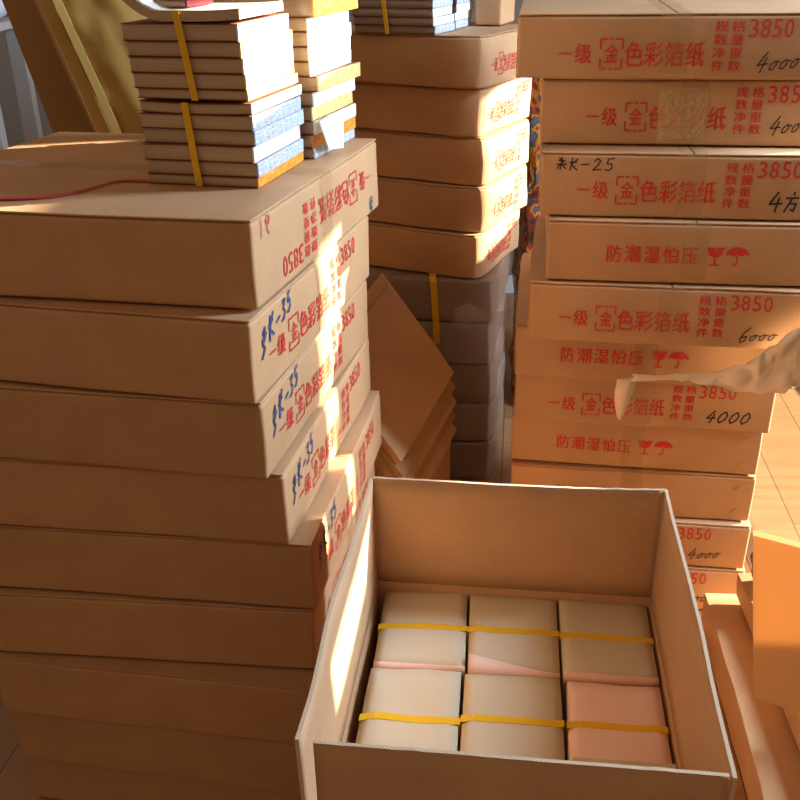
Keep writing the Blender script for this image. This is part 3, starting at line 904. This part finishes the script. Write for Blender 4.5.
for s_ in (0, 1):
    for j in range(n + 1):
        for i in range(n + 1):
            q = cz[0].lerp(cz[1], i / n).lerp(cz[3].lerp(cz[2], i / n), j / n)
            if s_ == 0: q.z = .002
            v.append(q)
N1 = (n + 1) ** 2
qd = lambda s_, j, i: s_ * N1 + j * (n + 1) + i
for j in range(n):
    for i in range(n):
        f.append((qd(0, j, i), qd(0, j + 1, i), qd(0, j + 1, i + 1), qd(0, j, i + 1))); f.append((qd(1, j, i), qd(1, j, i + 1), qd(1, j + 1, i + 1), qd(1, j + 1, i)))
for i in range(n):
    f.append((qd(0, 0, i), qd(0, 0, i + 1), qd(1, 0, i + 1), qd(1, 0, i))); f.append((qd(0, n, i + 1), qd(0, n, i), qd(1, n, i), qd(1, n, i + 1)))
    f.append((qd(0, i + 1, 0), qd(0, i, 0), qd(1, i, 0), qd(1, i + 1, 0))); f.append((qd(0, i, n), qd(0, i + 1, n), qd(1, i + 1, n), qd(1, i, n)))
tag(from_data('crushed_carton', v, f, 'card'), 'crushed carton with a slanting top under the tilted flattened cartons', 'carton')

# clear film hanging from the middle stack towards the right stack
v, f = [], []
n = 12
for i in range(n + 1):
    s = i / n
    for j in range(4):
        t = j / 3
        x = .15 + .14 * s; y = 2.405 - .10 * s - .012 * noise.noise(Vector((s * 6, t * 3, 2)))
        z = .54 + .03 * s + (t - .5) * (.05 + .02 * sin(s * 7)) + .012 * noise.noise(Vector((s * 5, t, 7)))
        v.append((x, y, z))
for i in range(n):
    for j in range(3): f.append((i * 4 + j, i * 4 + 4 + j, i * 4 + 5 + j, i * 4 + 1 + j))
o = from_data('plastic_film', v, f, 'film', None, True)
o.modifiers.new('thick', 'SOLIDIFY').thickness = .0006
tag(o, 'torn clear plastic film trailing from the wrapped packs', 'plastic film')

# ------------------------------------------------------------------ torn packing paper on the right stack
upE = [(.470, 1.742, .667), (.52, 1.732, .668), (.58, 1.722, .676), (.635, 1.700, .692), (.665, 1.68, .716), (.685, 1.665, .735), (.715, 1.648, .775), (.755, 1.640, .815), (.79, 1.636, .855)]
loE = [(.466, 1.736, .652), (.52, 1.726, .660), (.575, 1.715, .661), (.635, 1.69, .660), (.67, 1.665, .655), (.70, 1.65, .660), (.735, 1.632, .672), (.775, 1.628, .71), (.80, 1.63, .77)]
v, f = [], []
m, n = 8, 32
for i in range(n + 1):
    s = i / n * (len(upE) - 1); a = min(int(s), len(upE) - 2); fr = s - a
    U = Vector(upE[a]).lerp(Vector(upE[a + 1]), fr); Lw = Vector(loE[a]).lerp(Vector(loE[a + 1]), fr)
    for j in range(m + 1):
        t = j / m
        q = Lw.lerp(U, t)
        amp = .013 * min(1, i / 12)
        nn = noise.noise_vector(q * 34)
        q += Vector((nn.x * amp * .5, -abs(nn.y) * amp * 2.0, nn.z * amp * .6))
        v.append(q)
for i in range(n):
    for j in range(m):
        a = i * (m + 1) + j
        f.append((a, a + m + 1, a + m + 2, a + 1))
k0 = len(v)
tg = [((.440, 1.742, .655), (.478, 1.739, .662)), ((.437, 1.740, .625), (.476, 1.736, .64)), ((.439, 1.737, .60), (.468, 1.734, .61)), ((.444, 1.738, .578), (.462, 1.735, .585)), ((.449, 1.74, .565), (.455, 1.738, .566))]
for a, b in tg: v += [a, ((a[0] + b[0]) / 2, (a[1] + b[1]) / 2 - .004, (a[2] + b[2]) / 2), b]
for i in range(len(tg) - 1):
    for j in range(2):
        a = k0 + i * 3 + j; f.append((a, a + 3, a + 4, a + 1))
o = from_data('torn_paper', v, f, 'torn', None, True)
o.modifiers.new('thick', 'SOLIDIFY').thickness = .0012
tag(o, 'torn strip of brown packing paper hanging across the right stack', 'paper')

# ------------------------------------------------------------------ lower right: flat cartons, paper, kraft sheet
def flat_carton(label, corner_back_left, az, W, L, H, z, seed, torn):
    """long low carton; its left flank runs towards the camera"""
    root = thing('flat_carton', label, 'carton', (corner_back_left[0], corner_back_left[1], z), R(az))
    f = wobble(seed, W * 2, L * 2, H, .006, .003)
    bm = box_bm(0, W, -L, 0, .0008, H - .004, .004, 2, (7, 10, 2))
    for vv in bm.verts: vv.co = f(vv.co)
    from_bm('body', bm, 'card', root)
    for a, b, lift in ((0, W * .5 - .003, .004), (W * .5 + .003, W, .004)):
        bm = box_bm(a, b, -L, -.0, H - .0035, H, .001, 1, (5, 9, 0))
        for vv in bm.verts:
            t = 1 - abs((vv.co.x - (W * .5)) / (W * .5))
            vv.co = f(vv.co) + Vector((0, 0, .0005 + lift * t * (1 if torn else .3) * (.5 + .5 * noise.noise(vv.co * 6))))
        from_bm('flap', bm, 'card', root)
    return root
flat_carton('low squashed carton on the floor right of the open carton', (.694, 1.765), -6.5, .42, .78, .098, 0, 301, True)
flat_carton('second squashed carton, lying on the low one by the kraft sheet', (.752, 1.735), -4.0, .38, .72, .062, .114, 302, False)
# crumpled dark paper on it
bm = bmesh.new()
bmesh.ops.create_icosphere(bm, subdivisions=4, radius=1)
for vv in bm.verts:
    d = vv.co.copy()
    n = noise.noise_vector(d * 2.6) * .30 + noise.noise_vector(d * 6) * .16
    vv.co = Vector((d.x * .040, d.y * .055, d.z * .055)) + Vector((n.x * .04, n.y * .05, n.z * .045))
mz = min(vv.co.z for vv in bm.verts)
for vv in bm.verts: vv.co.z -= mz
o = from_bm('crumpled_paper', bm, 'mottle', None, False)
o.location = (.800, 1.675, .1765)
tag(o, 'crumpled dark wrapping paper behind the orange kraft sheet', 'paper')
# orange kraft sheet (thin envelope), sun shining through
a0, a1 = Vector((.651, 1.345, .1785)), Vector((.651 + .32, 1.345 - .19, .1785))
b0 = Vector((.652, 1.475, .466)); b1 = b0 + (a1 - a0)
env = thing('kraft_envelope', 'orange kraft paper envelope glowing in the sun at right edge', 'envelope', (a0 + a1) / 2)
nrm = (a1 - a0).cross(b0 - a0).normalized()
for nm, off, top_ in (('front_sheet', .004, 1.0), ('back_sheet', -.002, .97)):
    v, f = [], []
    n = 10
    for s_ in (0, 1):
        for j in range(n + 1):
            for i in range(n + 1):
                s, t = i / n, j / n * top_
                q = a0.lerp(a1, s).lerp(b0.lerp(b1, s), t)
                q += nrm * (off * sin(pi * min(1, t)) + s_ * .0007 + .004 * noise.noise(Vector((s * 2, t * 2, off * 100))) * sin(pi * t))
                v.append(q - (a0 + a1) / 2)
    N1 = (n + 1) ** 2
    for j in range(n):
        for i in range(n):
            q = j * (n + 1) + i
            f.append((q, q + 1, q + n + 2, q + n + 1))
    o = from_data(nm, v[:N1], f, 'kraft', env, True)

# ------------------------------------------------------------------ things behind on the left
def lean_panel(name, label, cat, foot, width, height, th, tilt, back, yaw, mat, crumple, group=None, parts=None):
    """tall sheet, foot = lower left corner; tilt leans it sideways to the left, back leans it away"""
    root = thing(name, label, cat, foot, R(yaw), group)
    n, m = (44, 90) if crumple else (6, 10)
    v, f = [], []
    for s_ in (0, 1):
        for j in range(m + 1):
            for i in range(n + 1):
                x, z = width * i / n, height * j / m
                y = s_ * th
                if crumple:
                    nn = noise.noise(Vector((x * 4, z * 2.6, 1))) * .5 - abs(noise.noise(Vector((x * 9 + z * 3, z * 6, 5)))) * .45 + noise.noise(Vector((x * 22, z * 17, 8))) * .10
                    y += crumple * nn * min(1, i / 3)
                v.append((x - z * math.tan(R(tilt)), y + z * math.tan(R(back)), z))
    N1 = (n + 1) * (m + 1)
    q = lambda s_, j, i: s_ * N1 + j * (n + 1) + i
    for j in range(m):
        for i in range(n):
            f.append((q(0, j, i), q(0, j, i + 1), q(0, j + 1, i + 1), q(0, j + 1, i)))
            f.append((q(1, j, i), q(1, j + 1, i), q(1, j + 1, i + 1), q(1, j, i + 1)))
    for i in range(n):
        f.append((q(0, 0, i), q(1, 0, i), q(1, 0, i + 1), q(0, 0, i + 1))); f.append((q(0, m, i), q(0, m, i + 1), q(1, m, i + 1), q(1, m, i)))
    for j in range(m):
        f.append((q(0, j, 0), q(0, j + 1, 0), q(1, j + 1, 0), q(1, j, 0))); f.append((q(0, j, n), q(1, j, n), q(1, j + 1, n), q(0, j + 1, n)))
    from_data('sheet', v, f, mat, root, bool(crumple))
    if crumple:                      # the folded left edge: two narrow strips
        for k, (a, b, dy) in enumerate(((-.010, .022, -.012), (.030, .048, -.020))):
            v, f = [], []
            for j in range(41):
                z = height * j / 40
                w_ = .004 * noise.noise(Vector((z * 4, k, 2)))
                for x, y in ((a, dy), (b, dy + .004), (b, dy + .008), (a, dy + .004)):
                    v.append((x + w_ - z * math.tan(R(tilt)), y + z * math.tan(R(back)), z))
            for j in range(40):
                for i in range(4): f.append((j * 4 + i, j * 4 + (i + 1) % 4, j * 4 + 4 + (i + 1) % 4, j * 4 + 4 + i))
            f += [(0, 3, 2, 1), (160, 161, 162, 163)]
            from_data('folded_edge', v, f, mat, root)
    return root
# left edges in the photo run from upper left to lower right
lean_panel('kraft_paper_sheet', 'large golden crumpled kraft paper sheet leaning behind the books', 'paper', (-.350, 2.24, 0), .46, 1.62, .004, 18.0, 2.0, -4, 'gold', .055)
lean_panel('hardboard_panel', 'brown board with a pale edge just behind the golden paper', 'board', (-.400, 2.34, 0), .50, 1.55, .012, 18.4, 2.0, -4, 'card', 0)
lean_panel('hardboard_panel', 'darker brown board leaning furthest left at the grey wall', 'board', (-.625, 2.42, 0), .50, 1.42, .012, 13.5, 2.0, -4, 'panel', 0)
# rolled pale edge strip on the golden paper
rack = thing('shelf_rack', 'pale grey wooden rack standing by the left wall behind the boards', 'rack', (-1.36, 3.02, 0))
for x in (-.20, .18):
    for y in (-.15, .15):
        from_bm('post', box_bm(x - .025, x + .025, y - .02, y + .02, 0, 1.235, .003), 'greywood', rack)
from_bm('shelf_board', box_bm(-.24, .22, -.19, .19, 1.235, 1.257, .003), 'greywood', rack)
bm = box_bm(-.18, .18, -.14, .14, 0, .20, .05, 3, (6, 4, 4))
for vv in bm.verts: vv.co += noise.noise_vector(vv.co * 9) * .012; vv.co.z = max(vv.co.z, .0)
o = from_bm('striped_bag', bm, 'stripe', None)
o.location = (-1.34, 3.0, 1.258)
tag(o, 'blue and white striped cloth bag at the top left corner', 'bag')

# tall sack of printed foil paper behind the right stack
bm = box_bm(0, .40, 0, .26, 0, 1.40, .03, 2, (6, 4, 22))
for vv in bm.verts:
    n = noise.noise_vector(vv.co * 11) * .018
    vv.co += Vector((n.x, n.y, n.z * .4)); vv.co.z = max(0, vv.co.z)
o = from_bm('foil_paper_sack', bm, 'foil', None, False)
o.location = (.40, 2.90, 0)
tag(o, 'tall sack of orange and gold foil paper behind the right stack', 'sack')

# red cord over the top left carton
pts = [(-.56, 1.33, 1.1445), (-.50, 1.335, 1.1445), (-.455, 1.37, 1.1445), (-.42, 1.425, 1.1445), (-.39, 1.43, 1.1445), (-.372, 1.425, 1.1445)]
v, f = [], []
def cat_rom(p, n=8):
    P = [Vector(p[0])] + [Vector(q) for q in p] + [Vector(p[-1])]
    out = []
    for i in range(1, len(P) - 2):
        for k in range(n):
            t = k / n
            out.append(.5 * ((2 * P[i]) + (P[i + 1] - P[i - 1]) * t + (2 * P[i - 1] - 5 * P[i] + 4 * P[i + 1] - P[i + 2]) * t * t + (3 * P[i] - P[i - 1] - 3 * P[i + 1] + P[i + 2]) * t ** 3))
    return out + [P[-1]]
o = ribbon('red_cord', cat_rom(pts), .011, (0, 1, 0), 'cord', None, .0012)
tag(o, 'flat red cord lying across the topmost carton of the left stack', 'cord')
